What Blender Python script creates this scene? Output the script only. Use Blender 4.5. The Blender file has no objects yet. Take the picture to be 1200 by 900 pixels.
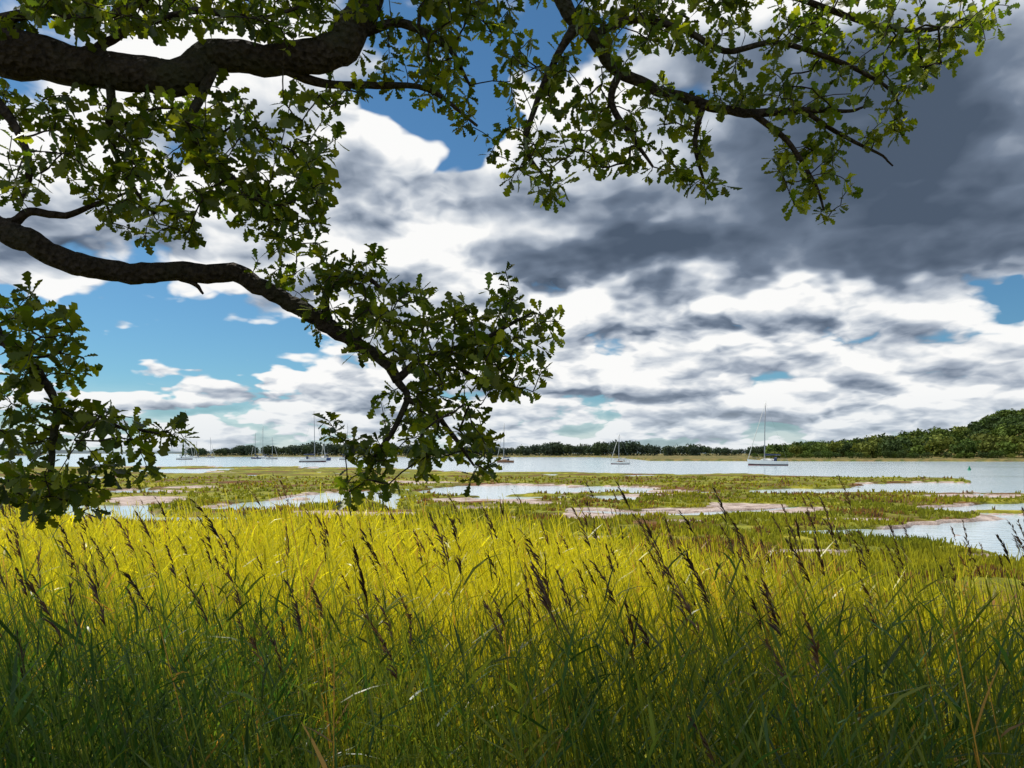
import bpy, math, random
import numpy as np
from mathutils import Vector
R = np.random.default_rng(7); random.seed(7)
sc = bpy.context.scene
EYE = 3.2; F = 850.0
SUN = np.array([-0.46, 0.30, 0.83]); SUN /= np.linalg.norm(SUN)

# image pixels: column a, row b, at forward distance d  -> world metres
def px_to_world(a, b, d):
    return np.array([(a-600)/F*d, d, EYE+(531-b)/F*d])

# ------------------------------------------------------------------ helpers
def link(ob, parent=None):
    sc.collection.objects.link(ob)
    if parent: ob.parent = parent
    return ob
def empty(name, loc=(0,0,0)):
    e = bpy.data.objects.new(name, None); e.location = loc; e.empty_display_size = .5
    return link(e)
def mk(name, V, Fc, mat, col=None, parent=None, smooth=False, attrs=None):
    V = np.asarray(V, np.float32).reshape(-1,3)
    if not isinstance(Fc, list): Fc = [Fc]
    Fc = [np.asarray(f, np.int32) for f in Fc if len(f)]
    me = bpy.data.meshes.new(name)
    me.vertices.add(len(V)); me.vertices.foreach_set('co', V.ravel())
    loops = np.concatenate([f.ravel() for f in Fc])
    tot = np.concatenate([np.full(len(f), f.shape[1]) for f in Fc])
    st = np.concatenate([[0], np.cumsum(tot)[:-1]]).astype(np.int32)
    me.loops.add(len(loops)); me.loops.foreach_set('vertex_index', loops)
    me.polygons.add(len(tot)); me.polygons.foreach_set('loop_start', st)
    me.update(calc_edges=True); me.validate()
    if smooth: me.polygons.foreach_set('use_smooth', np.ones(len(me.polygons), bool))
    if col is not None:
        c = np.asarray(col, np.float32).reshape(-1,3)
        c = np.concatenate([c, np.ones((len(c),1),np.float32)],1)
        at = me.color_attributes.new('Col','FLOAT_COLOR','POINT'); at.data.foreach_set('color', c.ravel())
    for k,v in (attrs or {}).items():
        at = me.attributes.new(k,'FLOAT','POINT'); at.data.foreach_set('value', np.asarray(v,np.float32).ravel())
    me.materials.append(mat)
    return link(bpy.data.objects.new(name, me), parent)

def hsh(ix, iy, s):
    n = (ix.astype(np.int64)*374761393 + iy.astype(np.int64)*668265263 + s*974711) & 0xffffffff
    n = ((n ^ (n>>13))*1274126177) & 0xffffffff
    return ((n ^ (n>>16)) & 0xffff)/65535.0
def vnoise(x,y,s=0):
    ix=np.floor(x); iy=np.floor(y); fx=x-ix; fy=y-iy
    fx=fx*fx*(3-2*fx); fy=fy*fy*(3-2*fy); ix=ix.astype(np.int64); iy=iy.astype(np.int64)
    a=hsh(ix,iy,s); b=hsh(ix+1,iy,s); c=hsh(ix,iy+1,s); d=hsh(ix+1,iy+1,s)
    return (a*(1-fx)+b*fx)*(1-fy)+(c*(1-fx)+d*fx)*fy
def fbm(x,y,o=4,s=0):
    r=0; am=.5; t=0
    for i in range(o):
        r=r+am*vnoise(x*2**i+i*17.3,y*2**i-i*9.1,s+i); t+=am; am*=.5
    return r/t
def sst(a,b,x):
    t=np.clip((x-a)/(b-a),0,1); return t*t*(3-2*t)
def nrm(v): return v/np.maximum(np.linalg.norm(v,axis=-1,keepdims=True),1e-9)

# ------------------------------------------------------------------ materials
def newmat(name):
    m = bpy.data.materials.new(name); m.use_nodes=True
    nt=m.node_tree; nt.nodes.clear(); return m,nt
def N(nt,t,**kw):
    n=nt.nodes.new(t)
    for k,v in kw.items(): setattr(n,k,v)
    return n
def simple(name,c,rough=.5,metal=0,noise=.15,scale=6,bump=0):
    m,nt=newmat(name); o=N(nt,'ShaderNodeOutputMaterial'); p=N(nt,'ShaderNodeBsdfPrincipled')
    p.inputs['Roughness'].default_value=rough; p.inputs['Metallic'].default_value=metal
    tc=N(nt,'ShaderNodeTexCoord'); no=N(nt,'ShaderNodeTexNoise'); no.inputs['Scale'].default_value=scale; no.inputs['Detail'].default_value=6
    nt.links.new(tc.outputs['Object'],no.inputs['Vector'])
    r=N(nt,'ShaderNodeValToRGB'); r.color_ramp.elements[0].position=.3; r.color_ramp.elements[1].position=.7
    r.color_ramp.elements[0].color=[x*(1-noise) for x in c]+[1]; r.color_ramp.elements[1].color=[min(x*(1+noise),1) for x in c]+[1]
    nt.links.new(no.outputs['Fac'],r.inputs['Fac']); nt.links.new(r.outputs['Color'],p.inputs['Base Color'])
    nt.links.new(p.outputs[0],o.inputs[0]); return m
def leafmat(name, trans=.45, tint=(1.25,1.2,.55), rough=.45, spec=.3):
    m,nt=newmat(name); o=N(nt,'ShaderNodeOutputMaterial'); at=N(nt,'ShaderNodeAttribute',attribute_name='Col')
    p=N(nt,'ShaderNodeBsdfPrincipled'); p.inputs['Roughness'].default_value=rough
    p.inputs['Specular IOR Level'].default_value=spec
    nt.links.new(at.outputs['Color'],p.inputs['Base Color'])
    t=N(nt,'ShaderNodeBsdfTranslucent')
    mu=N(nt,'ShaderNodeMix',data_type='RGBA',blend_type='MULTIPLY'); mu.inputs[0].default_value=1
    nt.links.new(at.outputs['Color'],mu.inputs[6]); mu.inputs[7].default_value=(*[x*1.6 for x in tint],1)
    nt.links.new(mu.outputs[2],t.inputs['Color'])
    mx=N(nt,'ShaderNodeMixShader'); mx.inputs[0].default_value=trans
    nt.links.new(p.outputs[0],mx.inputs[1]); nt.links.new(t.outputs[0],mx.inputs[2]); nt.links.new(mx.outputs[0],o.inputs[0])
    return m
M_leaf=leafmat('oak_leaf',.56,(1.7,1.5,.36),.4,.35); M_reed=leafmat('reed_leaf',.43,(1.3,1.22,.45),.38,.42); M_marsh=leafmat('marsh_plant',.35,(1.15,1.1,.6),.7,.15); M_far=leafmat('distant_foliage',.15,(1,1,.7),.8,.1)
def barkmat():
    m,nt=newmat('oak_bark'); o=N(nt,'ShaderNodeOutputMaterial'); p=N(nt,'ShaderNodeBsdfPrincipled'); p.inputs['Roughness'].default_value=.9; p.inputs['Specular IOR Level'].default_value=.15
    tc=N(nt,'ShaderNodeTexCoord'); v=N(nt,'ShaderNodeTexVoronoi'); v.inputs['Scale'].default_value=30
    no=N(nt,'ShaderNodeTexNoise'); no.inputs['Scale'].default_value=30; no.inputs['Detail'].default_value=8
    n2=N(nt,'ShaderNodeTexNoise'); n2.inputs['Scale'].default_value=3
    for q in (v,no,n2): nt.links.new(tc.outputs['Object'],q.inputs['Vector'])
    r=N(nt,'ShaderNodeValToRGB'); e=r.color_ramp.elements
    e[0].color=(.014,.011,.009,1); e[0].position=.3; e[1].color=(.06,.048,.037,1); e[1].position=.7
    nt.links.new(no.outputs['Fac'],r.inputs['Fac'])
    mx=N(nt,'ShaderNodeMix',data_type='RGBA'); mx.inputs[7].default_value=(.04,.045,.022,1)
    mr=N(nt,'ShaderNodeMapRange'); mr.inputs[1].default_value=.5; mr.inputs[2].default_value=.7; mr.inputs[4].default_value=.6
    nt.links.new(n2.outputs['Fac'],mr.inputs[0]); nt.links.new(mr.outputs[0],mx.inputs[0]); nt.links.new(r.outputs['Color'],mx.inputs[6])
    nt.links.new(mx.outputs[2],p.inputs['Base Color'])
    ad=N(nt,'ShaderNodeMath',operation='ADD'); nt.links.new(v.outputs['Distance'],ad.inputs[0]); nt.links.new(no.outputs['Fac'],ad.inputs[1])
    b=N(nt,'ShaderNodeBump'); b.inputs['Distance'].default_value=.03; nt.links.new(ad.outputs[0],b.inputs['Height']); nt.links.new(b.outputs['Normal'],p.inputs['Normal'])
    nt.links.new(p.outputs[0],o.inputs[0]); return m
M_bark=barkmat()

# ------------------------------------------------------------------ terrain
def ellf(a,b,L):
    r=np.full(a.shape,9.0)
    for (ca,cb,ra,rb,*t) in L:
        sl=t[0] if t else 0
        r=np.minimum(r, np.sqrt(((a-ca)/ra)**2+((b-cb-sl*(a-ca))/rb)**2))
    return r
POOLS=[(330,592,95,5.5,-.05),(430,582,80,8,-.04),(560,575,110,5.5,-.02),(700,574,70,3),
 (1150,572,130,7,.0),(980,576,170,3.2,-.01),(860,578,120,2.2),(1240,594,90,5),(1150,597,60,2.5),
 (1000,626,75,4.6),(1110,622,90,5,-.04),(1230,622,120,14),(1160,640,90,8,.12),(1060,632,60,4,.05),(1240,650,70,16),
 (215,552,60,2.5),(60,560,90,2),(640,584,70,1.8),(140,577,60,2),(780,600,50,1.2),(520,598,50,1.5)]
MUD=[(790,602,130,6.5,-.03),(860,595,60,4.5),(700,600,55,3.5),(400,606,90,4.5,.02),(170,588,50,3.5),(560,588,60,2.2),(640,578,80,2.2),
 (960,652,60,3.4),(1170,657,60,4),(620,592,50,2),(800,613,36,2.4),(1130,583,80,2),(740,582,70,1.6),(230,573,40,1.5),(480,566,50,1.5),(1000,612,50,1.8),(700,634,36,2)]
def shore_near(a):
    return np.interp(a,[-400,150,300,450,560,620,800,1000,1130,1160,1250,1500],[170,165,175,160,112,118,112,95,84,60,52,50])
def shore_far(a):
    return np.interp(a,[-600,-100,0,50,60,200,230,500,700,760,900,1250,1700],[900,900,900,900,4000,4000,650,620,560,300,285,270,260])
def hill(a,y):
    top=np.interp(a,[900,960,1020,1080,1130,1175,1230,1500],[0,2,4,8,11,21,24,26])
    return top*sst(330,460,y)
def terrain(x,y):
    ys=np.maximum(y,1.0); a=x/ys*F+600; b=EYE*F/ys+531
    w1=(fbm(x*.12,y*.08,4,11)-.5); w2=(fbm(x*.5,y*.35,4,21)-.5)
    z=.16+.10*(fbm(x*.3,y*.3,4,3)-.5)+.05*w2
    p=ellf(a+30*w1,b,POOLS)+1.5*w1+.9*w2
    m=ellf(a,b,MUD)+1.5*w1+1.4*w2
    creek=np.abs(fbm(x*.045+3,y*.06,3,31)-.5)
    cr=1-sst(.006,.022,creek)
    zone=sst(17,26,y)
    mud=(1-sst(.75,1.1,m))*zone
    mud=np.maximum(mud,(1-sst(.0,.030,creek))*.8*zone*sst(.45,.6,fbm(x*.1,y*.1,2,77)))
    z=z-.08*mud
    pool=np.maximum((1-sst(.75,1.05,p)), cr*.9*sst(30,40,y))*zone
    mud=np.maximum(mud,(1-sst(1.0,1.12,p))*zone*sst(.42,.55,fbm(x*.15,y*.1,3,37)))
    z=z-.42*pool
    sn=shore_near(a)*(1+.25*w1+.08*w2); sf=shore_far(a)*(1+.03*w1)
    est=sst(sn*.99,sn*1.03,y)
    z=z*(1-est)-1.2*est
    mud=np.maximum(mud*(1-est), sst(sn*.975,sn*.985,y)*.7)
    land=sst(sf*.995,sf*1.01,y)
    z=z*(1-land)+land*(.8+hill(a,y)+.5*w1)
    mud=mud*(1-land)
    bank=1-sst(1.2,3.4,y)
    z=z+1.45*bank
    return z,mud,land
ycoords=np.concatenate([np.linspace(-14,2,14)[:-1],np.linspace(2,12,50)[:-1],
   1/np.linspace(1/12.,1/250.,640)[:-1],np.linspace(250,700,150)[:-1],np.geomspace(700,14000,30)])
ucoords=np.concatenate([np.linspace(-2.2,-.82,30)[:-1],np.linspace(-.82,.82,480)[:-1],np.linspace(.82,2.2,30)])
YY,UU=np.meshgrid(ycoords,ucoords,indexing='ij'); XX=UU*(np.maximum(YY,0)+ np.where(YY<0,8,8*np.exp(-YY/6)))
Z,MU,FARL=terrain(XX,YY)
nr,nc=XX.shape
idx=np.arange(nr*nc).reshape(nr,nc)
Q=np.stack([idx[:-1,:-1],idx[:-1,1:],idx[1:,1:],idx[1:,:-1]],-1).reshape(-1,4)
def groundmat():
    m,nt=newmat('saltmarsh_ground'); L=nt.links.new
    o=N(nt,'ShaderNodeOutputMaterial'); p=N(nt,'ShaderNodeBsdfPrincipled'); p.inputs['Roughness'].default_value=.9; p.inputs['Specular IOR Level'].default_value=.15
    g=N(nt,'ShaderNodeNewGeometry')
    def noise(s,d=6,ro=.6):
        n=N(nt,'ShaderNodeTexNoise'); n.inputs['Scale'].default_value=s; n.inputs['Detail'].default_value=d; n.inputs['Roughness'].default_value=ro
        L(g.outputs['Position'],n.inputs['Vector']); return n
    n1=noise(.12,6,.7); n2=noise(1.2,5,.7); n3=noise(9,3,.7); n4=noise(.35,4)
    r1=N(nt,'ShaderNodeValToRGB'); e=r1.color_ramp.elements
    e[0].position=.39; e[0].color=(.17,.08,.035,1); e[1].position=.60; e[1].color=(.31,.29,.03,1)
    e2=r1.color_ramp.elements.new(.45); e2.color=(.15,.125,.022,1); e3=r1.color_ramp.elements.new(.51); e3.color=(.18,.21,.024,1)
    L(n1.outputs['Fac'],r1.inputs['Fac'])
    r2=N(nt,'ShaderNodeValToRGB'); e=r2.color_ramp.elements; e[0].position=.35; e[0].color=(.35,.32,.30,1); e[1].position=.65; e[1].color=(1.25,1.2,1.1,1)
    L(n2.outputs['Fac'],r2.inputs['Fac'])
    mu=N(nt,'ShaderNodeMix',data_type='RGBA',blend_type='MULTIPLY'); mu.inputs[0].default_value=.85; L(r1.outputs[0],mu.inputs[6]); L(r2.outputs[0],mu.inputs[7])
    rf=N(nt,'ShaderNodeValToRGB'); e=rf.color_ramp.elements; e[0].position=.4; e[0].color=(.06,.08,.02,1); e[1].position=.6; e[1].color=(.22,.16,.06,1); L(n4.outputs['Fac'],rf.inputs['Fac'])
    af=N(nt,'ShaderNodeAttribute',attribute_name='far')
    mf=N(nt,'ShaderNodeMix',data_type='RGBA'); L(af.outputs['Fac'],mf.inputs[0]); L(mu.outputs[2],mf.inputs[6]); L(rf.outputs[0],mf.inputs[7])
    rm=N(nt,'ShaderNodeValToRGB'); e=rm.color_ramp.elements; e[0].position=.35; e[0].color=(.22,.16,.13,1); e[1].position=.62; e[1].color=(.55,.45,.40,1); L(n2.outputs['Fac'],rm.inputs['Fac'])
    am=N(nt,'ShaderNodeAttribute',attribute_name='mud')
    ad=N(nt,'ShaderNodeMath',operation='MULTIPLY_ADD'); L(n3.outputs['Fac'],ad.inputs[0]); ad.inputs[1].default_value=.8; L(am.outputs['Fac'],ad.inputs[2])
    mr=N(nt,'ShaderNodeMapRange'); mr.inputs[1].default_value=.72; mr.inputs[2].default_value=.98; L(ad.outputs[0],mr.inputs[0])
    mm=N(nt,'ShaderNodeMix',data_type='RGBA'); L(mr.outputs[0],mm.inputs[0]); L(mf.outputs[2],mm.inputs[6]); L(rm.outputs[0],mm.inputs[7])
    L(mm.outputs[2],p.inputs['Base Color'])
    b=N(nt,'ShaderNodeBump'); b.inputs['Distance'].default_value=.12; b.inputs['Strength'].default_value=.8
    b2=N(nt,'ShaderNodeMath',operation='ADD'); L(n2.outputs['Fac'],b2.inputs[0]); L(n3.outputs['Fac'],b2.inputs[1]); L(b2.outputs[0],b.inputs['Height']); L(b.outputs[0],p.inputs['Normal'])
    L(p.outputs[0],o.inputs[0]); return m
mk('ground',np.stack([XX,YY,Z],-1),Q,groundmat(),smooth=True,attrs={'mud':MU,'far':FARL})

def watermat():
    m,nt=newmat('estuary_water'); L=nt.links.new
    o=N(nt,'ShaderNodeOutputMaterial'); p=N(nt,'ShaderNodeBsdfPrincipled')
    p.inputs['Base Color'].default_value=(.44,.54,.60,1); p.inputs['Roughness'].default_value=.12; p.inputs['IOR'].default_value=1.33
    g=N(nt,'ShaderNodeNewGeometry'); mp=N(nt,'ShaderNodeMapping'); mp.inputs['Scale'].default_value=(.5,1,1); L(g.outputs['Position'],mp.inputs[0])
    n=N(nt,'ShaderNodeTexNoise'); n.inputs['Scale'].default_value=2.2; n.inputs['Detail'].default_value=5; L(mp.outputs[0],n.inputs['Vector'])
    n2=N(nt,'ShaderNodeTexNoise'); n2.inputs['Scale'].default_value=.05; n2.inputs['Detail'].default_value=4; L(mp.outputs[0],n2.inputs['Vector'])
    mr=N(nt,'ShaderNodeMapRange'); mr.inputs[1].default_value=.4; mr.inputs[2].default_value=.62; mr.inputs[3].default_value=.2; mr.inputs[4].default_value=.85; L(n2.outputs['Fac'],mr.inputs[0])
    b=N(nt,'ShaderNodeBump'); b.inputs['Distance'].default_value=.09; L(mr.outputs[0],b.inputs['Strength']); L(n.outputs['Fac'],b.inputs['Height']); L(b.outputs[0],p.inputs['Normal'])
    L(p.outputs[0],o.inputs[0]); return m
mk('water',[(-14000,5,0),(14000,5,0),(14000,14000,0),(-14000,14000,0)],np.array([[0,1,2,3]]),watermat())

# ------------------------------------------------------------------ ribbons
def ribbon(C,S):
    n,k,_=C.shape
    V=np.stack([C-S,C+S],2).reshape(-1,3)
    base=(np.arange(n)*k*2)[:,None]+(np.arange(k-1)*2)[None]
    Fq=np.stack([base,base+1,base+3,base+2],-1).reshape(-1,4)
    return V,Fq,k*2
class Acc:
    def __init__(s): s.V=[];s.F=[];s.C=[];s.n=0
    def add(s,V,Fq,C):
        s.V.append(V); s.F.append(Fq+s.n); s.C.append(C); s.n+=len(V)
    def make(s,name,mat,parent=None,smooth=False):
        ks=sorted({f.shape[1] for f in s.F})
        return mk(name,np.concatenate(s.V),[np.concatenate([f for f in s.F if f.shape[1]==k]) for k in ks],mat,np.concatenate(s.C),parent,smooth)

# ------------------------------------------------------------------ reed bed
def reed_edge(x,y):
    a=x/np.maximum(y,1)*F+600
    return np.interp(a,[-500,0,450,600,750,850,1000,1200,1700],[20,19,18.5,17,13.6,12,10,8.6,8])*(1+.12*(fbm(x*.5,y*.5,2,9)-.5))
reeds=Acc()
def grow(y0,y1,dens,nl,kseg,wmul):
    hw=lambda y:.76*y+1.5
    n=int(dens*(y1-y0)*(2*hw(y1)))
    y=R.uniform(y0,y1,n); x=R.uniform(-1,1,n)*hw(y1)
    keep=(np.abs(x)<hw(y))&(y<reed_edge(x,y)); x=x[keep]; y=y[keep]; n=len(x)
    z,_,_=terrain(x,y)
    h=R.normal(1.74,.20,n)+.45*(fbm(x*.35,y*.35,2,41)-.5)
    h+= .15*sst(9,4,y)
    edge=sst(0,2.5,reed_edge(x,y)-y); h*=.72+.28*edge
    head=R.random(n)<np.where(y<8,.06,.02); h=np.where(head,h+R.uniform(.08,.45,n),h)
    lean=np.stack([R.normal(-.17,.08,n)+.20*(fbm(x*.6,y*.6,2,51)-.5),R.normal(.0,.07,n)],-1)
    K=kseg+1; t=np.linspace(0,1,K)[None,:,None]
    P0=np.stack([x,y,z],-1)[:,None,:]
    up=np.zeros((n,1,3)); up[...,2]=1
    ln=np.concatenate([lean,np.zeros((n,1))],1)[:,None,:]
    hh=h[:,None,None]
    C=P0+up*hh*t+ln*hh*(.7*t+.3*t**2.2)
    g=fbm(x*.25,y*.25,3,61)[:,None]; q=R.random((n,1))
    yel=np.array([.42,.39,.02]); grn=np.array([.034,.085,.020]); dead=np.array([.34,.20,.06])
    far=sst(4.4,8.8,y+.22*x)[:,None]  # reeds yellow with distance; oak shade painted in as darker green near and left
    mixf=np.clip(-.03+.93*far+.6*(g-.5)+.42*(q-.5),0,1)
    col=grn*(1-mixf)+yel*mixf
    dm=(R.random(n)<.03+.18*sst(1.0,4,x)*sst(6,11,y))[:,None]
    col=np.where(dm,dead,col)
    ang=R.uniform(0,np.pi,n)
    stc=np.clip(col*1.25+np.array([.04,.038,.012]),0,1)
    for k in range(2 if y0<6 else 1):
        an=ang+k*np.pi/2 if y0<6 else R.normal(0,.4,n)
        S=np.stack([np.cos(an),np.sin(an),0*an],-1)[:,None,:]*(.0042*wmul*(1-.5*t))
        V,Fq,m=ribbon(C,S); reeds.add(V,Fq,np.repeat(stc,m,0))
    for j in range(nl):
        f=np.clip(.28+.70*(j+R.uniform(-.4,.4,n))/nl,.1,.98)
        fi=f[:,None]
        B=P0[:,0]+np.array([0,0,1])*h[:,None]*fi+ln[:,0]*h[:,None]*(.7*fi+.3*fi**2.2)
        Lf=R.uniform(.16,.35,n)*(1.1-.35*f)*h/1.7
        az=np.where(R.random(n)<.62,R.normal(0,.6,n),R.normal(np.pi,.8,n))
        el=R.normal(1.05,.26,n)
        D=np.stack([np.cos(az)*np.cos(el),np.sin(az)*np.cos(el)*.9,np.sin(el)],-1)
        tt=np.linspace(0,1,4 if y0<9 else 3)[None,:,None]
        dr=(R.uniform(.0,.8,n)**2.4)[:,None,None]*Lf[:,None,None]
        hor=np.stack([np.cos(az),np.sin(az),0*az],-1)[:,None]
        Cc=B[:,None]+D[:,None]*Lf[:,None,None]*tt + (np.array([0,0,-1.0])*.8+hor*.5+np.array([.12,0,0]))*dr*tt**2
        side=nrm(np.cross(D,np.array([0,0,1.])+R.normal(0,.5,(n,3))))[:,None]
        w=(R.uniform(.0045,.0105,n)*wmul)[:,None,None]*np.array([.65,1,.65,.04] if tt.shape[1]==4 else [.6,1,.05])[None,:,None]
        cj=np.clip(col*R.uniform(.5,1.5,(n,1)),0,1)
        cc=np.repeat(cj,tt.shape[1]*2,0)
        V,Fq,m=ribbon(Cc,side*w); reeds.add(V,Fq,cc)
    hi=np.where(head)[0]
    if len(hi):   # loose one-sided nodding plumes
        T=C[hi,-1]; Dn=nrm(C[hi,-1]-C[hi,-2]); nh=len(hi); Lh=R.uniform(.16,.34,nh)
        hc=np.array([.070,.040,.032])*R.uniform(.4,1.8,(nh,1)); nod=nrm(R.normal(0,.45,(nh,3))+np.array([-.9,0,-.25]))
        for j in range(30 if y0<9 else 7):
            fj=R.uniform(-.05,1,nh)[:,None]
            Bp=T+Dn*Lh[:,None]*(fj-.1)+nod*Lh[:,None]*.22*fj**2
            rd=nrm(R.normal(0,1,(nh,3))+nod*1.0)
            ll=(Lh*R.uniform(.20,.46,nh))[:,None,None]*(1.05-.55*fj[:,:,None])
            tt=np.linspace(0,1,3)[None,:,None]
            Cc=Bp[:,None]+Dn[:,None]*ll*tt*.85+rd[:,None]*ll*.30*tt+(nod[:,None]*.4+np.array([0,0,-.3]))*ll*tt**2*.5
            sd=nrm(np.cross(Dn,R.normal(0,1,(nh,3))))[:,None]
            V,Fq,m=ribbon(Cc,sd*np.array([.4,1,.1])[None,:,None]*.0050*wmul); reeds.add(V,Fq,np.repeat(hc*R.uniform(.7,1.3,(nh,1)),m,0))
grow(3.1,6,100,5,4,1.0)
grow(6,9,74,5,3,1.1)
grow(9,13,46,5,2,1.5)
grow(13,20,32,4,2,2.2)
print('reed verts',reeds.n)
reeds.make('reed_bed',M_reed)

# ------------------------------------------------------------------ low marsh plants
mg=Acc()
n=80000
bb=R.uniform(560,790,n); y=EYE*F/(bb-531)*1.0; a=R.uniform(-150,1350,n); x=(a-600)/F*y
z,mu,_=terrain(x,y)
k=(z>.07)&(mu<.35)&(y>reed_edge(x,y)-.5)&(fbm(x*.7,y*.7,3,15)>.40); x=x[k];y=y[k];z=z[k]; n=len(x)
for j in range(3):
    h=R.uniform(.07,.26,n)*(.5+fbm(x*.3,y*.3,2,8)); az=R.uniform(0,6.28,n); tl=R.uniform(.1,.5,n)
    D=np.stack([np.cos(az)*tl,np.sin(az)*tl,np.ones(n)],-1)*h[:,None]
    B=np.stack([x+R.normal(0,.05,n),y+R.normal(0,.05,n),z-.01],-1)
    t=np.array([0,1.])[None,:,None]
    C=B[:,None]+D[:,None]*t
    S=np.stack([np.ones(n),R.normal(0,.4,n),0*x],-1)[:,None]*np.array([1,.25])[None,:,None]*(.0009*y+.012)[:,None,None]
    V,Fq,m=ribbon(C,S)
    g=fbm(x*.15,y*.2,3,71)[:,None]; q=R.random((n,1))
    c=np.array([.10,.14,.02])*(1-g)+np.array([.36,.34,.03])*g
    thr=.60-.06*sst(2,9,x)*sst(40,18,y)
    c=np.where((fbm(x*.4,y*.3,2,81)>thr)[:,None]&(q<.6),np.where(R.random((n,1))<.5,np.array([.24,.12,.04]),np.array([.15,.09,.065])),c)*R.uniform(.6,1.3,(n,1))
    mg.add(V,Fq,np.repeat(c,m,0))
mg.make('salt_marsh_grass',M_marsh)

# ------------------------------------------------------------------ distant woods
def woods(name,trees,nq,tones):
    A=Acc()
    for (x,y,z,h,w,dark) in trees:
        nl=R.integers(5,9); cc=R.normal(0,1,(nl,3)); cc=nrm(cc)*R.uniform(.2,.75,(nl,1)); cc[:,2]=np.abs(cc[:,2])*.9
        cc=cc*np.array([w*.5,w*.5,h*.42])+np.array([x,y,z+h*.42])
        i=R.integers(0,nl,nq); d=nrm(R.normal(0,1,(nq,3)))*R.uniform(.65,1.05,(nq,1))
        P=cc[i]+d*np.array([w*.27,w*.27,h*.24])
        low=R.random(nq)<.15; P[low,2]=z+R.uniform(0,.4,low.sum())*h; 
        nrml=nrm(d+R.normal(0,.5,(nq,3))); u=nrm(np.cross(nrml,R.normal(0,1,(nq,3)))); v=np.cross(nrml,u)
        s=R.uniform(.35,.8,(nq,1))*(h/9)
        V=np.stack([P-u*s,P-v*s*.8,P+u*s,P+v*s*.8],1).reshape(-1,3)
        Fq=np.arange(nq*4).reshape(-1,4)
        c=tones[R.integers(0,len(tones))]*dark*R.uniform(.75,1.25,(nq,1)); 
        A.add(V,Fq,np.repeat(c,4,0))
    return A.make(name,M_far)
T1=[]
for i in range(420):
    a=R.uniform(215,980); d=R.uniform(665,760); h=R.uniform(9,13)*(1+.2*math.sin(a*.02)+.12*math.sin(a*.071))
    if a>480: h*=1.1
    p=px_to_world(a,531,d); T1.append((p[0],d,.6,h,h*R.uniform(.8,1.3),1))
for i in range(160):
    a=R.uniform(-400,48); d=R.uniform(900,1100); h=R.uniform(9,13); p=px_to_world(a,531,d); T1.append((p[0],d,.3,h,h*1.3,1))
woods('distant_tree_line',T1,220,[np.array([.045,.07,.042]),np.array([.055,.08,.038]),np.array([.04,.06,.045])])
T2=[]
for i in range(620):
    a=R.uniform(905,1420); d=R.uniform(335,500)
    if a<990 and d<360: d+=30
    x=(a-600)/F*d; z=float(terrain(np.array([x]),np.array([d]))[0][0])
    if R.random()<.05: continue
    h=R.uniform(6.5,13)*np.interp(a,[905,960,1100],[.7,.85,1]); T2.append((x,d,z-.5,h,h*R.uniform(.9,1.3),R.uniform(.65,1.3)))
for i in range(60):
    a=R.uniform(880,1300); d=R.uniform(318,338); h=R.uniform(2.5,5); x=(a-600)/F*d; T2.append((x,d,.7,h,h*1.5,R.uniform(.8,1.2)))
woods('wooded_hill',T2,340,[np.array([.060,.10,.020]),np.array([.085,.125,.022]),np.array([.045,.072,.022]),np.array([.11,.13,.024])])
xs=np.linspace(-6000,6000,400); ht=14+22*fbm(xs*.0012,xs*0,4,2)+3*fbm(xs*.02,xs*0,3,4); ht*=np.interp(xs,[-6000,-2900,-2500,-1800,0,6000],[1.6,1.3,.45,.4,.5,.7])
Vr=[];
for x_,h_ in zip(xs,ht): Vr+= [(x_,4200,-1),(x_,4300,h_),(x_,4700,h_*.9),(x_,5000,-1)]
ii=np.arange(399)*4
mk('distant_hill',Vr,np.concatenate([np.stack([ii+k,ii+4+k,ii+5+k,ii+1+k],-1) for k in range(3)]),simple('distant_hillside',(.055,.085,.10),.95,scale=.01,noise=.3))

# ------------------------------------------------------------------ tubes
def tube(P,Rd,sides):
    P=np.asarray(P,float); Rd=np.asarray(Rd,float); n=len(P)
    T=nrm(np.gradient(P,axis=0)); ref=np.array([.13,.95,.2]); 
    U=nrm(np.cross(T,ref)); W=np.cross(T,U)
    an=np.linspace(0,2*np.pi,sides,endpoint=False)
    rr=Rd[:,None,None] if Rd.ndim==1 else Rd[:,:,None]
    V=P[:,None]+(U[:,None]*np.cos(an)[None,:,None]+W[:,None]*np.sin(an)[None,:,None])*rr
    i=np.arange(n-1)[:,None]*sides; j=np.arange(sides)[None]; j2=(j+1)%sides
    Fq=np.stack([i+j,i+j2,i+sides+j2,i+sides+j],-1).reshape(-1,4)
    return V.reshape(-1,3),Fq
def catmull(P,m):
    P=np.asarray(P,float); E=np.vstack([2*P[0]-P[1],P,2*P[-1]-P[-2]]); out=[]
    for i in range(1,len(E)-2):
        p0,p1,p2,p3=E[i-1:i+3]
        for t in np.linspace(0,1,m,endpoint=False):
            out.append(.5*((2*p1)+(-p0+p2)*t+(2*p0-5*p1+4*p2-p3)*t*t+(-p0+3*p1-3*p2+p3)*t**3))
    out.append(P[-1]); return np.array(out)

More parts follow.
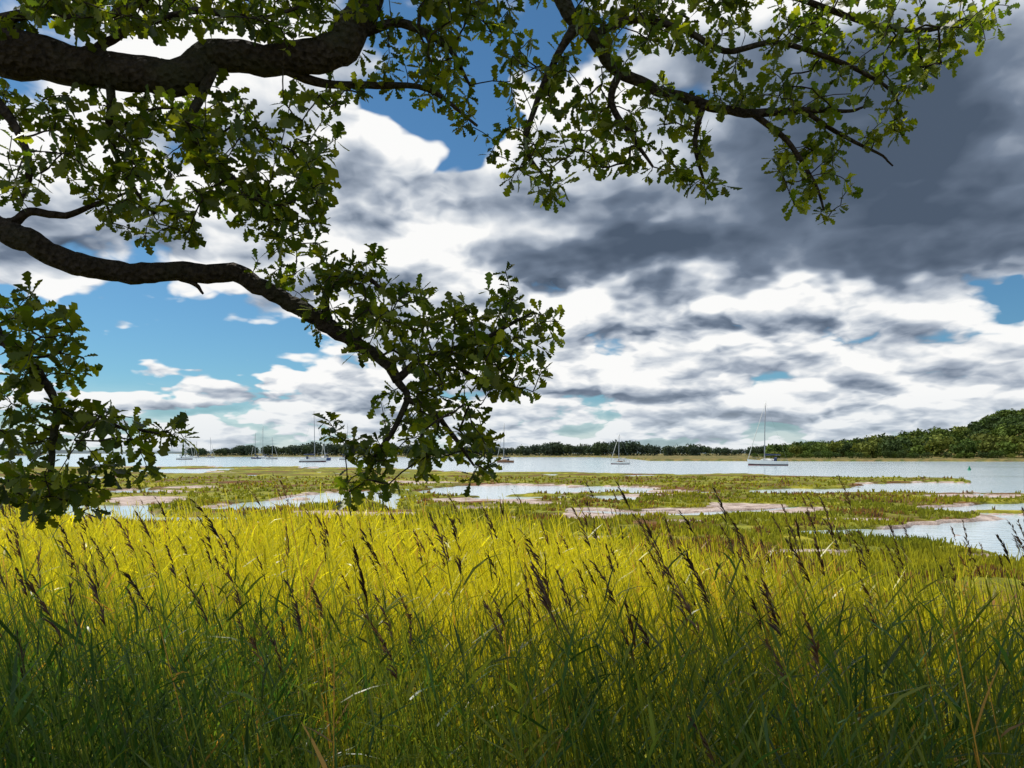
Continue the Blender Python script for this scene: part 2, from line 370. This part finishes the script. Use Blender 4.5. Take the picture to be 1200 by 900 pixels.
# ------------------------------------------------------------------ oak tree
oak=empty('oak_tree',(0,0,0))
TX,TY=-5.6,3.3
limbs=[]
def limb(pts,world=None):
    L=[list(w) for w in (world or [])]
    for a,b,d,r in pts:
        p=px_to_world(a,b,d); L.append([*p,r/F*d])
    limbs.append(np.array(L))
limbs.append(np.array([[TX,TY,0.0,.72],[TX,TY,0.9,.55],[TX+.05,TY,1.6,.46],[TX,TY+.05,2.6,.40],[TX+.1,TY+.1,3.8,.38],[TX,TY+.1,5.0,.34],[TX-.1,TY,6.3,.28],[TX+.1,TY-.2,7.8,.2],[TX,TY-.3,9.2,.1]]))
limb([(-40,58,4.2,30),(30,72,4.2,27),(90,76,4.2,22),(150,82,4.2,20),(205,90,4.2,20),(255,68,4.25,18),(320,70,4.3,17),(385,62,4.3,19),(418,35,4.35,20),(428,-5,4.4,17),(470,-80,4.4,14),(540,-150,4.4,9)],[[TX+.1,TY+.1,4.7,.26],[-4.3,4.0,5.25,.2]])
limb([(-40,262,4.4,14),(0,270,4.4,14),(45,290,4.4,14),(90,308,4.45,13),(150,318,4.5,12),(215,320,4.5,11),(275,322,4.5,11),(305,338,4.5,10),(345,358,4.5,9.5),(385,380,4.5,9),(420,402,4.45,8),(450,425,4.4,7),(465,445,4.4,6)],[[TX+.1,TY+.1,3.8,.2],[-4.4,3.9,4.2,.12]])
limb([(-60,370,3.9,9),(0,395,3.9,7),(28,415,3.9,6),(50,445,3.9,5),(66,480,3.9,4.5),(62,520,3.9,4),(58,570,3.9,3)],[[TX+.1,TY,3.1,.12],[-4.3,3.6,3.6,.08]])
limb([(640,-45,4.8,12),(662,5,4.8,9),(690,45,4.8,8),(725,80,4.85,7),(770,105,4.9,6),(825,122,4.9,5.5),(880,132,4.9,5),(940,128,4.9,4),(990,130,4.9,2),(1020,124,4.9,1)],[[TX,TY-.1,6.6,.2],[-4,4.0,7.9,.15],[-1.8,4.7,7.9,.11],[-.4,4.8,7.3,.09]])
limb([(465,445,4.4,5),(490,425,4.45,4),(520,412,4.5,3.5),(560,400,4.5,3),(600,378,4.5,2.2),(625,365,4.5,1)])
limb([(465,445,4.4,5),(475,465,4.4,4),(462,500,4.35,3.5),(440,535,4.3,3),(425,570,4.3,1.4)])
limb([(475,465,4.4,4),(505,480,4.4,3.5),(530,510,4.45,3),(555,545,4.5,1.4)])
limb([(520,412,4.5,3),(550,440,4.5,3),(590,450,4.5,1.4)])
limb([(385,380,4.5,6),(380,350,4.5,5),(395,330,4.45,4),(430,325,4.4,3),(460,350,4.4,1.5)])
limb([(66,475,3.9,4),(95,495,3.9,3),(140,500,3.9,2.5),(200,512,3.9,1)])
limb([(10,262,4.4,7),(35,248,4.4,5),(70,252,4.45,4),(110,240,4.5,3),(150,225,4.5,1.5)])
limb([(205,322,4.5,4),(228,332,4.5,3),(237,343,4.5,1.5)])
limb([(130,80,4.2,6),(132,120,4.2,5),(128,160,4.25,4),(150,210,4.3,3),(180,250,4.3,1.5)])
limb([(255,70,4.25,8),(235,110,4.2,6),(225,150,4.15,5),(250,190,4.1,4),(300,225,4.1,3),(350,250,4.1,1.5)])
limb([(330,80,4.3,6),(380,98,4.4,5),(440,98,4.5,4),(500,105,4.6,3),(560,148,4.7,1.5)])
limb([(110,60,4.2,6),(160,30,4.2,5),(230,12,4.2,4),(300,22,4.2,3),(350,10,4.2,2)])
limb([(-20,30,4.1,8),(50,15,4.1,6),(110,25,4.0,5),(180,-5,4.0,4)])
limb([(418,35,4.35,8),(470,30,4.5,5),(520,50,4.6,4),(550,100,4.6,1.5)])
limb([(-20,105,4.0,8),(20,150,4.0,5),(35,200,3.95,4),(20,240,3.95,1.5)])
limb([(690,45,4.8,6),(740,25,4.8,4.5),(800,35,4.8,4),(850,60,4.8,3.5),(910,50,4.8,3),(980,70,4.8,3),(1040,100,4.8,2),(1060,140,4.8,1)])
limb([(640,-45,4.8,8),(720,-30,4.8,6),(820,-15,4.8,5),(920,-5,4.8,4),(1010,25,4.8,3.5),(1090,35,4.8,3),(1160,10,4.8,1.5)])
limb([(675,30,4.8,6),(650,70,4.8,4),(630,120,4.8,3.5),(615,170,4.8,3),(640,210,4.8,1.5)])
limb([(725,80,4.85,5),(715,120,4.85,4),(740,160,4.85,3),(765,195,4.85,1.5)])
limb([(825,122,4.9,4),(815,165,4.9,3),(825,210,4.9,1.5)])
limb([(880,132,4.9,4),(920,165,4.9,3),(950,205,4.9,2.5),(965,245,4.9,1.2)])
limb([(940,128,4.9,3),(980,155,4.9,2.5),(1030,180,4.9,1.5),(1047,195,4.9,1)])
for w in ([[TX,TY,5.3,.22],[-5.2,4.6,6.8,.17],[-4.0,6.2,8.2,.12],[-2.2,7.4,9.2,.07],[-.4,8.2,9.9,.04]],
          [[TX,TY,6.4,.18],[-4.2,4.0,7.9,.14],[-2.6,5.0,8.6,.1],[-.6,6.0,9.2,.06],[1.2,6.4,9.3,.03]],
          [[TX,TY-.1,7.2,.13],[-5.9,1.5,8.3,.1],[-5.6,-.5,8.8,.06]],
          [[TX,TY,7.0,.13],[-6.4,6.0,9,.1],[-6.6,8.5,10,.06]],
          [[TX,TY,5.8,.16],[-7.3,3.2,7,.12],[-8.7,2.6,7.6,.06]]):
    limbs.append(np.array(w))
wood=Acc(); nodes=[]
for li,L in enumerate(limbs):
    big=L[:,3].max()>.05
    P=catmull(L[:,:3],8 if big else 5); r=np.interp(np.linspace(0,len(L)-1,len(P)),range(len(L)),L[:,3])
    q=np.arange(len(P))
    wob=np.stack([fbm(q*.28+li*17.7,q*0+k*9.3,2,k)-.5 for k in range(3)],-1)*(r[:,None]*.8+.014)
    wob[0]*=0
    P=P+wob
    sd=16 if big else 6
    th=np.arange(sd)[None]*2*np.pi/sd
    rr=r[:,None]*(1+.20*(fbm(q[:,None]*.35+2*np.cos(th),2*np.sin(th)+q[:,None]*.1,3,li)-.5)+.12*(fbm(q*.3,q*0,2,li+50)-.5)[:,None])
    V,Fq=tube(P,rr,sd); wood.add(V,Fq,np.full((len(V),3),.1))
    for i in range(0,len(P)):
        if li==0 and P[i][2]<6: continue
        nodes.append(P[i])
root=np.array(nodes)
BL=[ # a,b,ra,rb,d,density
(60,18,90,28,4.0,1.3),(200,12,110,25,4.1,1.3),(330,22,80,32,4.3,1.3),(300,-20,300,22,4.3,1.1),(480,38,80,45,4.6,1.0),(505,92,60,35,4.6,.95),(545,130,28,22,4.65,.9),(535,20,38,38,4.6,.9),
(40,125,48,28,4.0,.9),(22,195,30,45,3.95,.9),(120,130,70,32,4.2,1.1),(110,195,55,38,4.25,.95),(165,230,58,42,4.3,1.1),(200,160,60,38,4.2,1.2),(260,150,60,45,4.15,1.2),(300,210,70,45,4.1,1.2),(350,238,45,35,4.1,1),(360,150,38,45,4.2,1.1),(270,240,55,30,4.2,.9),(395,112,40,18,4.4,1),(200,270,45,22,4.3,.9),(130,265,28,15,4.3,.7),(320,275,30,15,4.2,.7),
(340,300,45,22,4.45,.8),(370,325,55,32,4.5,1),(420,325,42,32,4.4,1.1),(400,370,50,25,4.5,.9),(470,360,45,30,4.4,1.1),(450,400,50,28,4.4,.9),(520,375,60,35,4.5,1.1),(585,345,28,28,4.5,1.1),(605,395,55,35,4.5,1.1),(640,378,22,18,4.5,1.1),(560,430,65,35,4.5,1.1),(500,440,50,35,4.4,1.1),(465,490,45,32,4.35,1.1),(540,490,48,30,4.45,1.1),(605,440,38,26,4.5,1),(555,540,30,34,4.5,1.1),(510,545,25,20,4.4,1.1),(475,530,35,22,4.35,1.1),(420,540,35,30,4.3,1.1),(425,572,34,22,4.3,1.1),(395,508,22,18,4.3,1.1),
(25,355,30,25,3.9,1),(50,395,48,28,3.9,1.1),(18,440,26,38,3.9,1.1),(85,425,22,38,3.9,.9),(92,488,36,28,3.9,1.1),(38,500,38,34,3.9,1.2),(135,500,35,18,3.9,1),(185,508,35,18,3.9,1.1),(150,545,38,20,3.9,1),(60,562,58,34,3.9,1.3),(30,592,34,16,3.9,1.2),(95,590,24,12,3.9,1),
(620,45,42,45,4.8,.8),(645,110,52,36,4.8,.9),(602,175,30,42,4.8,1),(642,185,48,34,4.8,1),(650,222,26,14,4.8,1),(690,55,42,45,4.8,.8),(735,125,50,45,4.85,.9),(700,165,45,34,4.85,.8),(758,190,36,24,4.85,1),(740,30,70,34,4.8,1),(820,30,70,36,4.8,1),(830,130,55,34,4.9,.9),(812,185,30,34,4.9,1),(830,222,20,12,4.9,1),(880,90,48,34,4.9,.8),(900,25,80,30,4.8,1),(920,160,46,28,4.9,.9),(960,105,60,36,4.85,.9),(935,195,38,26,4.9,1),(990,168,48,20,4.9,1),(995,205,30,14,4.9,.9),(958,240,34,18,4.9,1.1),(1010,45,70,36,4.8,1),(1060,85,42,30,4.8,.9),(1055,140,42,16,4.8,.9),(1100,35,65,28,4.8,1),(1105,75,34,14,4.8,.8),(1158,15,36,20,4.8,1),(850,-15,330,18,4.8,1.1)]
pts=[]
for a,b,ra,rb,d,dn in BL:
    n=max(4,int(np.pi*ra*rb*.0034*dn))
    t=R.uniform(0,2*np.pi,n); r=np.sqrt(R.random(n))*R.uniform(.9,1.12,n)
    for i in range(n):
        pts.append(px_to_world(a+ra*r[i]*math.cos(t[i]),b+rb*r[i]*math.sin(t[i]),d+R.normal(0,.28)))
nin=len(pts)
for i in range(3200):  # unseen crown above the view, shaped to cast shade on the near reeds
    p=np.array([R.uniform(-10,1.2),R.uniform(4.5,10.5),0]); e=((p[0]+4.2)/5.4)**2+((p[1]-7.3)/3.1)**2
    if e>1: continue
    p[2]=8.2+2.4*math.sqrt(1-e)*R.random()**.7
    if p[0]>-.85*p[1]-.4: p[2]=max(p[2],EYE+.70*p[1]+R.uniform(0,1.2))
    if fbm(np.array([p[0]*.7]),np.array([p[1]*.7+p[2]*.3]),2,99)[0]<.40: continue
    pts.append(p)
pts=np.array(pts); print('rosettes',nin,len(pts))
allp=np.vstack([root,pts]); nroot=len(root); NP=len(pts)
D=np.full(NP,1e9); par=np.zeros(NP,int)
for i in range(NP):
    dd=np.linalg.norm(root-pts[i],axis=1); k=dd.argmin(); D[i]=dd[k]; par[i]=k
done=np.zeros(NP,bool); order=[]
Dc=D.copy()
for _ in range(NP):
    i=np.where(done,1e9,Dc).argmin(); done[i]=True; order.append(i)
    dd=np.linalg.norm(pts-pts[i],axis=1)+.03
    m=(dd<Dc)&~done; Dc[m]=dd[m]; par[m]=nroot+i
cnt=np.ones(NP)
for i in reversed(order):
    if par[i]>=nroot: cnt[par[i]-nroot]+=cnt[i]
rad=np.minimum(.0014+.0014*np.sqrt(cnt)*.9,.018)
for i in range(NP):
    p0=allp[par[i]]; p1=pts[i]; r0=rad[par[i]-nroot] if par[i]>=nroot else rad[i]*1.15
    L=np.linalg.norm(p1-p0); j=R.normal(0,.07*L,3); 
    P=np.array([p0,p0*.67+p1*.33+j+[0,0,.03*L],p0*.33+p1*.67+j*.4+[0,0,.05*L],p1])
    V,Fq=tube(P,[min(r0,rad[i]*1.4),rad[i]*1.1,rad[i],rad[i]*.9],4); wood.add(V,Fq,np.full((len(V),3),.1))
wood.make('trunk_and_branches',M_bark,oak,True)
tt=np.array([0,.15,.25,.38,.47,.6,.7,.83,.93,1]); ww=np.array([.02,.10,.07,.21,.12,.30,.17,.28,.14,.03])
tts=np.array([0,.3,.6,.85,1]); wws=np.array([.03,.16,.30,.26,.05])
leaves=Acc()
def add_leaves(B,T,size,tpl,colr):
    t,w=tpl; n=len(B); k=len(t)
    X=T; up=np.array([0,0,1.])+R.normal(0,.75,(n,3)); Y=nrm(np.cross(up,X)); Zv=np.cross(X,Y)
    curl=R.uniform(-.3,.15,n)[:,None,None]; fold=R.uniform(.05,.45,n)[:,None,None]
    tk=t[None,:,None]; wk=w[None,:,None]; s=size[:,None,None]
    mid=B[:,None]+(X[:,None]*tk+Zv[:,None]*curl*tk**2)*s
    l=mid+(Y[:,None]*wk+Zv[:,None]*fold*wk)*s; r=mid+(-Y[:,None]*wk+Zv[:,None]*fold*wk)*s
    V=np.stack([l,mid,r],2).reshape(-1,3)
    b=(np.arange(n)*k*3)[:,None]+(np.arange(k-1)*3)[None]
    F1=np.stack([b,b+1,b+4,b+3],-1).reshape(-1,4); F2=np.stack([b+1,b+2,b+5,b+4],-1).reshape(-1,4)
    leaves.add(V,np.concatenate([F1,F2]),np.repeat(colr,k*3,0))
tw=nrm(pts-allp[par]); plen=np.linalg.norm(pts-allp[par],axis=1)
for (sel,tpl,nl,sm) in ((np.arange(nin),(tt,ww),8,.94),(np.arange(nin,NP),(tts,wws),7,2.0)):
    n=len(sel); T=tw[sel]; 
    A_=nrm(np.cross(T,R.normal(0,1,(n,3)))); B_=np.cross(T,A_)
    tone=R.uniform(.5,1.25,(n,1)); cs=R.uniform(.75,1.2,n)
    for k in range(nl):
        an=k*2.4+R.normal(0,.35,n); rad_=A_*np.cos(an)[:,None]+B_*np.sin(an)[:,None]
        X=nrm(T*R.uniform(.1,.9,(n,1))+rad_+np.array([0,0,-.22])+R.normal(0,.2,(n,3)))
        back=R.random((n,1))*np.minimum(plen[sel],.12)[:,None]*(1 if k>2 else .15)
        B=pts[sel]-T*back+X*.008
        base=np.array([.040,.076,.010]); ylw=np.array([.14,.17,.014]); q=R.random((n,1))**1.9
        c=(base*(1-q)+ylw*q)*tone*R.uniform(.75,1.2,(n,1))
        add_leaves(B,X,R.uniform(.06,.115,n)*sm*cs,tpl,c)
leaves.make('leaves',M_leaf,oak)

# ------------------------------------------------------------------ boats
M_white=simple('white_gelcoat',(.78,.78,.76),.25,noise=.04); M_deck=simple('deck_nonslip',(.6,.58,.52),.6); M_navy=simple('navy_canvas',(.02,.035,.09),.8)
M_alu=simple('aluminium_spar',(.30,.31,.32),.4,.5,.05); M_red=simple('red_antifoul',(.30,.03,.02),.5); M_glass=simple('dark_window',(.015,.02,.025),.1)
M_wood=simple('varnished_wood',(.22,.09,.03),.35); M_blue=simple('blue_hull_paint',(.03,.06,.18),.25); M_green=simple('green_buoy_paint',(.01,.22,.10),.4)
M_sail=simple('furled_sailcloth',(.62,.60,.55),.8); M_dark=simple('dark_boot_top',(.02,.02,.03),.4)
def rod(P,r,mat,name,par,sides=6):
    P=np.array(P,float)
    rr=np.array(r if hasattr(r,'__len__') else [r]*len(P))
    V,Fq=tube(P,rr,sides); n=len(V)
    return mk(name,V,[Fq,np.array([list(range(sides))[::-1]]),np.array([list(range(n-sides,n))])],mat,parent=par,smooth=True)
def yacht(x,y,Lh,Hm,head,hull=M_white,boot=M_red,cover=M_navy,lean=0,name='sailing_yacht',cabin=M_white):
    e=empty(name,(x,y,0)); e.rotation_euler=(math.radians(lean),0,math.radians(head))
    L=Lh; ns=17; s=np.linspace(0,1,ns); X=L*(.5-s)
    beam=L*.155*np.interp(s,[0,.08,.25,.5,.75,1],[.02,.30,.78,1,.93,.66])
    sheer=L*.115*(1+.45*(1-s)**2.2); dep=L*.05*np.interp(s,[0,.15,.5,.85,1],[.1,.7,1,.6,.05])
    prof=[(0,-1),(.45,-.85),(.78,-.25),(.9,.12),(.95,.3),(1.0,1)]
    G=np.array([[(X[i]+L*.03*(1-s[i])**3*max(v,0),w*beam[i],(v*dep[i] if v<0 else v*sheer[i])) for (w,v) in prof] for i in range(ns)])
    for side in (1,-1):
        Gs=G.copy(); Gs[:,:,1]*=side
        for (a0,a1,mt,nm) in ((0,3,boot,'antifouling'),(3,4,M_dark if boot is M_red else boot,'boot_stripe'),(4,5,hull,'topsides')):
            Vv=Gs[:,a0:a1+1].reshape(-1,3); kk=a1-a0+1
            idx=np.arange(ns*kk).reshape(ns,kk); q=np.stack([idx[:-1,:-1],idx[1:,:-1],idx[1:,1:],idx[:-1,1:]],-1).reshape(-1,4)
            mk(nm,Vv,q,mt,parent=e,smooth=True)
    tr=np.concatenate([G[-1],(G[-1]*[1,-1,1])[::-1]]); mk('transom',tr,np.array([list(range(len(tr)))]),hull,parent=e)
    dk=np.stack([G[:,-1],G[:,-1]*[1,-1,1]],1).copy(); dk[:,:,2]-=.004; idx=np.arange(ns*2).reshape(ns,2)
    mk('deck',dk.reshape(-1,3),np.stack([idx[:-1,0],idx[:-1,1],idx[1:,1],idx[1:,0]],-1),M_deck,parent=e)
    cs=np.array([.30,.36,.48,.60,.68]); ch=L*.055*np.array([.1,.75,1,1,.95]); cw=np.interp(cs,s,beam)*np.array([.5,.6,.62,.6,.58]); cz=np.interp(cs,s,sheer)-.01
    Vc=[]
    for i in range(5):
        xx=L*(.5-cs[i]); Vc+=[(xx,-cw[i],cz[i]),(xx,-cw[i]*.92,cz[i]+ch[i]*.8),(xx,-cw[i]*.7,cz[i]+ch[i]),(xx,cw[i]*.7,cz[i]+ch[i]),(xx,cw[i]*.92,cz[i]+ch[i]*.8),(xx,cw[i],cz[i])]
    idx=np.arange(30).reshape(5,6); mk('coachroof',Vc,[np.stack([idx[:-1,:-1],idx[:-1,1:],idx[1:,1:],idx[1:,:-1]],-1).reshape(-1,4),np.array([[29,28,27,26,25,24]])],cabin,parent=e)
    for sd in (1,-1):
        Vw=[(L*(.5-c),sd*(np.interp(c,cs,cw)*.965+.012),np.interp(c,cs,cz)+np.interp(c,cs,ch)*f) for c in (.38,.62) for f in (.3,.68)]
        mk('cabin_window',Vw,np.array([[0,1,3,2]]),M_glass,parent=e)
    xh=L*(.5-.70); wz=np.interp(.70,s,beam)*.6; zz=np.interp(.7,s,sheer); Vs=[]; an=np.linspace(0,np.pi,9)
    for j,(dx,hh) in enumerate(((.07*L,.055),(.03*L,.105),(-.02*L,.11))):
        Vs+=[(xh+dx,wz*math.cos(t),zz+L*hh*abs(math.sin(t))**.6) for t in an]
    idx=np.arange(27).reshape(3,9); mk('sprayhood',Vs,np.stack([idx[:-1,:-1],idx[:-1,1:],idx[1:,1:],idx[1:,:-1]],-1).reshape(-1,4),cover,parent=e,smooth=True)
    mx=L*.09; zb=np.interp(.41,s,sheer)
    rod([(mx,0,zb),(mx-.01*L,0,zb+Hm*.5),(mx-.03*L,0,Hm)],[.12,.11,.08],M_alu,'mast',e,8)
    bz=zb+L*.14; bl=L*.40
    rod([(mx,0,bz),(mx-bl,0,bz+.05)],.07,M_alu,'boom',e)
    P=[(mx-.05-bl*t,0,bz+.17+.03*math.sin(t*9)) for t in np.linspace(0,1,9)]
    rod(P,[.26,.25,.23,.22,.2,.18,.16,.13,.08],cover,'sail_cover',e,8)
    bow=(L*.51,0,sheer[0]); st=(-L*.49,0,sheer[-1]); top=(mx-.028*L,0,Hm*.97)
    rod([bow,tuple(np.array(bow)*.5+np.array(top)*.5),top],[.08,.08,.03],M_sail,'furled_genoa',e)
    rod([st,top],.012,M_alu,'backstay',e,4)
    for sd in (1,-1):
        b_=np.interp(.43,s,beam)*sd; sp=(mx-.015*L,sd*L*.065,Hm*.55)
        rod([(mx-.01*L,0,Hm*.55),sp],.03,M_alu,'spreader',e,4)
        rod([(mx-.02*L,b_,zb),sp,top],.012,M_alu,'shroud',e,4)
        gi=[.02,.2,.4,.6,.8,.98]; G1=[(L*(.5-g),sd*np.interp(g,s,beam)*.97,np.interp(g,s,sheer)) for g in gi]
        rod([(p[0],p[1],p[2]+.6) for p in G1],.015,M_alu,'guard_wire',e,4)
        for p in G1: rod([p,(p[0],p[1],p[2]+.6)],.02,M_alu,'stanchion',e,4)
    return e
def at_water(a,b): d=EYE*F/(b-531); return (a-600)/F*d,d
def put(a,b,wpx,hpx,head,**k):
    x,d=at_water(a,b); c=abs(math.cos(math.radians(head))); return yacht(x,d,wpx/F*d/max(c,.35),hpx/F*d,head,**k)
put(900,545.5,42,76,163)
put(727,544,21,36,160,hull=M_white,boot=M_red,cover=M_sail,cabin=M_wood)
put(592,542,19,46,155,hull=M_wood,boot=M_red,cabin=M_wood)
put(366,541.5,29,60,20)
put(381,539.5,14,42,120,hull=M_blue)
put(406,538.5,16,42,35)
put(309,537,14,38,160); put(318,538,12,26,30); put(300,537.6,12,30,170,hull=M_blue)
put(216,538.5,16,58,25); put(231,536.5,9,20,160); put(246,536.5,9,24,20)
put(438,537.5,10,28,165)
x,d=at_water(1136,551); e=empty('channel_buoy',(x,d,0)); h=.8
rod([(0,0,-.2),(0,0,.25*h),(0,0,.3*h)],[.35*h,.38*h,.3*h],M_green,'float',e,16); rod([(0,0,.3*h),(0,0,.95*h),(0,0,h)],[.3*h,.06*h,.02*h],M_green,'cone_body',e,16)

# ------------------------------------------------------------------ sky
w=bpy.data.worlds.new('World'); sc.world=w; w.use_nodes=True; nt=w.node_tree; nt.nodes.clear(); L=nt.links.new
def S(v,n_in):
    if isinstance(v,bpy.types.NodeSocket): L(v,n_in)
    else: n_in.default_value=v
def ma(op,a,b=0.0,c=None,clamp=False):
    n=nt.nodes.new('ShaderNodeMath'); n.operation=op; n.use_clamp=clamp; S(a,n.inputs[0]); S(b,n.inputs[1])
    if c is not None: S(c,n.inputs[2])
    return n.outputs[0]
def vm(op,a,b=(0,0,0),out=0):
    n=nt.nodes.new('ShaderNodeVectorMath'); n.operation=op; S(a,n.inputs[0]); S(b,n.inputs[1]); return n.outputs[out]
def mrng(x,a,b,c=0.,d=1.,sm=True):
    n=nt.nodes.new('ShaderNodeMapRange'); n.interpolation_type='SMOOTHSTEP' if sm else 'LINEAR'; S(x,n.inputs[0])
    for i,v in zip((1,2,3,4),(a,b,c,d)): n.inputs[i].default_value=v
    return n.outputs[0]
def mixc(f,a,b):
    n=nt.nodes.new('ShaderNodeMix'); n.data_type='RGBA'; S(f,n.inputs[0]); S(a,n.inputs[6]); S(b,n.inputs[7]); return n.outputs[2]
tc=nt.nodes.new('ShaderNodeTexCoord'); d=vm('NORMALIZE',tc.outputs['Generated'])
sp=nt.nodes.new('ShaderNodeSeparateXYZ'); L(d,sp.inputs[0]); x,y,z=sp.outputs
zc=ma('ADD',ma('MAXIMUM',z,0.),.27)
cb=nt.nodes.new('ShaderNodeCombineXYZ'); L(ma('DIVIDE',x,zc),cb.inputs[0]); L(ma('DIVIDE',y,zc),cb.inputs[1]); P=cb.outputs[0]
def noi(v,s,det,ro,off=(0,0,0),dist=0.,col=False):
    n=nt.nodes.new('ShaderNodeTexNoise'); n.noise_dimensions='2D'; n.inputs['Scale'].default_value=s; n.inputs['Detail'].default_value=det; n.inputs['Roughness'].default_value=ro; n.inputs['Distortion'].default_value=dist
    L(vm('ADD',v,off),n.inputs['Vector']); return n.outputs['Color' if col else 'Fac']
wn=vm('SUBTRACT',noi(P,3.4,3,.6,(9,2,0),0,True),(.5,.5,.5))
dw=vm('ADD',d,vm('MULTIPLY',wn,(.22,.0,.15)))
PW=vm('ADD',P,vm('MULTIPLY',wn,(.20,.20,0)))
def mask(terms):
    tot=None
    for a,b,ra,rb,amp in terms:
        c=px_to_world(a,b,1.)-np.array([0,0,EYE]); ln=np.linalg.norm(c); c=c/ln
        df=vm('MULTIPLY',vm('SUBTRACT',dw,tuple(c)),(F*ln/ra,F*ln/max(ra,rb)*.8,F*ln/rb))
        g=ma('MULTIPLY',ma('EXPONENT',ma('MULTIPLY',vm('DOT_PRODUCT',df,df,out=1),-1.)),amp)
        tot=g if tot is None else ma('ADD',tot,g)
    return tot
OFF=(3.7,1.9,0)
def field(off):
    o=tuple(np.array(OFF)+np.array(off))
    big=noi(P,1.4,1,.5,o); det=noi(P,2.9,6,.47,o)
    v=nt.nodes.new('ShaderNodeTexVoronoi'); v.voronoi_dimensions='2D'; v.feature='F1'; v.inputs['Scale'].default_value=3.2
    v.inputs['Detail'].default_value=2.5; v.inputs['Roughness'].default_value=.42; v.inputs['Lacunarity'].default_value=2.5
    L(vm('ADD',PW,o),v.inputs['Vector'])
    bil=ma('SUBTRACT',.30,ma('POWER',v.outputs['Distance'],1.7))
    return ma('ADD',ma('ADD',ma('MULTIPLY',big,.5),ma('MULTIPLY',det,.5)),ma('MULTIPLY',bil,.20))
F0=field((0,0,0)); F1=field((-.035,-.10,0))
cov=mask([(512,165,54,50,-.42),(562,100,30,44,-.32),(460,120,36,26,-.16),(210,412,200,36,-.36),(60,370,110,30,-.18),(1190,340,22,8,-.25),(900,230,480,170,.24),(430,285,150,70,.14),(230,180,330,130,.12),(250,475,250,18,.06),(800,440,620,80,.13)])
cf=ma('ADD',ma('ADD',F0,cov),.025)
alpha=mrng(cf,.41,.50)
drk=mask([(690,285,125,34,.62),(940,262,260,54,.74),(1120,130,210,120,.76),(880,150,160,70,.45),(1090,302,190,26,.58),(1000,425,230,24,.30),(640,485,260,12,.22),(770,375,60,16,.18),(1130,445,120,14,.22),
  (430,160,60,50,-.35),(860,354,180,18,-.45),(620,350,80,24,-.3),(500,250,60,30,-.25),(900,400,50,14,-.25),(100,200,200,120,-.05)])
thick=mrng(cf,.50,.86)
rel=ma('MULTIPLY',ma('SUBTRACT',F0,F1),ma('SUBTRACT',3.7,ma('MULTIPLY',drk,2.6)))
br=ma('ADD',ma('SUBTRACT',ma('SUBTRACT',.92,ma('MULTIPLY',thick,.30)),ma('MULTIPLY',drk,.74)),rel,clamp=True)
cr=nt.nodes.new('ShaderNodeValToRGB'); L(br,cr.inputs[0]); e=cr.color_ramp.elements
e[0].position=0; e[0].color=(.075,.105,.155,1); e[1].position=1; e[1].color=(.97,.97,.96,1)
for p_,c_ in ((.3,(.16,.205,.28,1)),(.55,(.38,.435,.52,1)),(.78,(.67,.71,.76,1))): q=e.new(p_); q.color=c_
hz=mrng(z,.0,.10,1.,0.)
ccol=mixc(ma('MULTIPLY',hz,.45),cr.outputs[0],(.62,.70,.77,1))
sky=nt.nodes.new('ShaderNodeTexSky'); sky.sky_type='NISHITA'; sky.sun_disc=False
sky.sun_elevation=math.asin(SUN[2]); sky.sun_rotation=math.atan2(SUN[0],SUN[1]); sky.air_density=1.; sky.dust_density=.3; sky.ozone_density=2.5
tint=nt.nodes.new('ShaderNodeMix'); tint.data_type='RGBA'; tint.blend_type='MULTIPLY'; tint.inputs[0].default_value=1; L(sky.outputs[0],tint.inputs[6]); tint.inputs[7].default_value=(.55,.90,1.05,1)
b1=nt.nodes.new('ShaderNodeBackground'); L(tint.outputs[2],b1.inputs[0]); b1.inputs[1].default_value=.085
b2=nt.nodes.new('ShaderNodeBackground'); L(ccol,b2.inputs[0]); b2.inputs[1].default_value=1.
alpha2=ma('MAXIMUM',alpha,ma('MULTIPLY',hz,.6))
mx=nt.nodes.new('ShaderNodeMixShader'); L(alpha2,mx.inputs[0]); L(b1.outputs[0],mx.inputs[1]); L(b2.outputs[0],mx.inputs[2])
wo=nt.nodes.new('ShaderNodeOutputWorld'); L(mx.outputs[0],wo.inputs[0])

sl=bpy.data.lights.new('sun','SUN'); sl.energy=5.0; sl.angle=math.radians(.5); sl.color=(1,.95,.86)
so=link(bpy.data.objects.new('sun',sl)); so.rotation_euler=Vector(SUN).to_track_quat('Z','Y').to_euler(); so.location=(-10,-6,20)

cam=bpy.data.cameras.new('camera'); co=link(bpy.data.objects.new('camera',cam)); co.location=(0,0,EYE); co.rotation_euler=(math.radians(90),0,0)
cam.sensor_width=36; cam.lens=F/1200*36; cam.shift_y=81/1200; cam.clip_end=40000; cam.clip_start=.05
sc.camera=co
sc.view_settings.view_transform='Standard'; sc.view_settings.look='None'; sc.view_settings.exposure=0
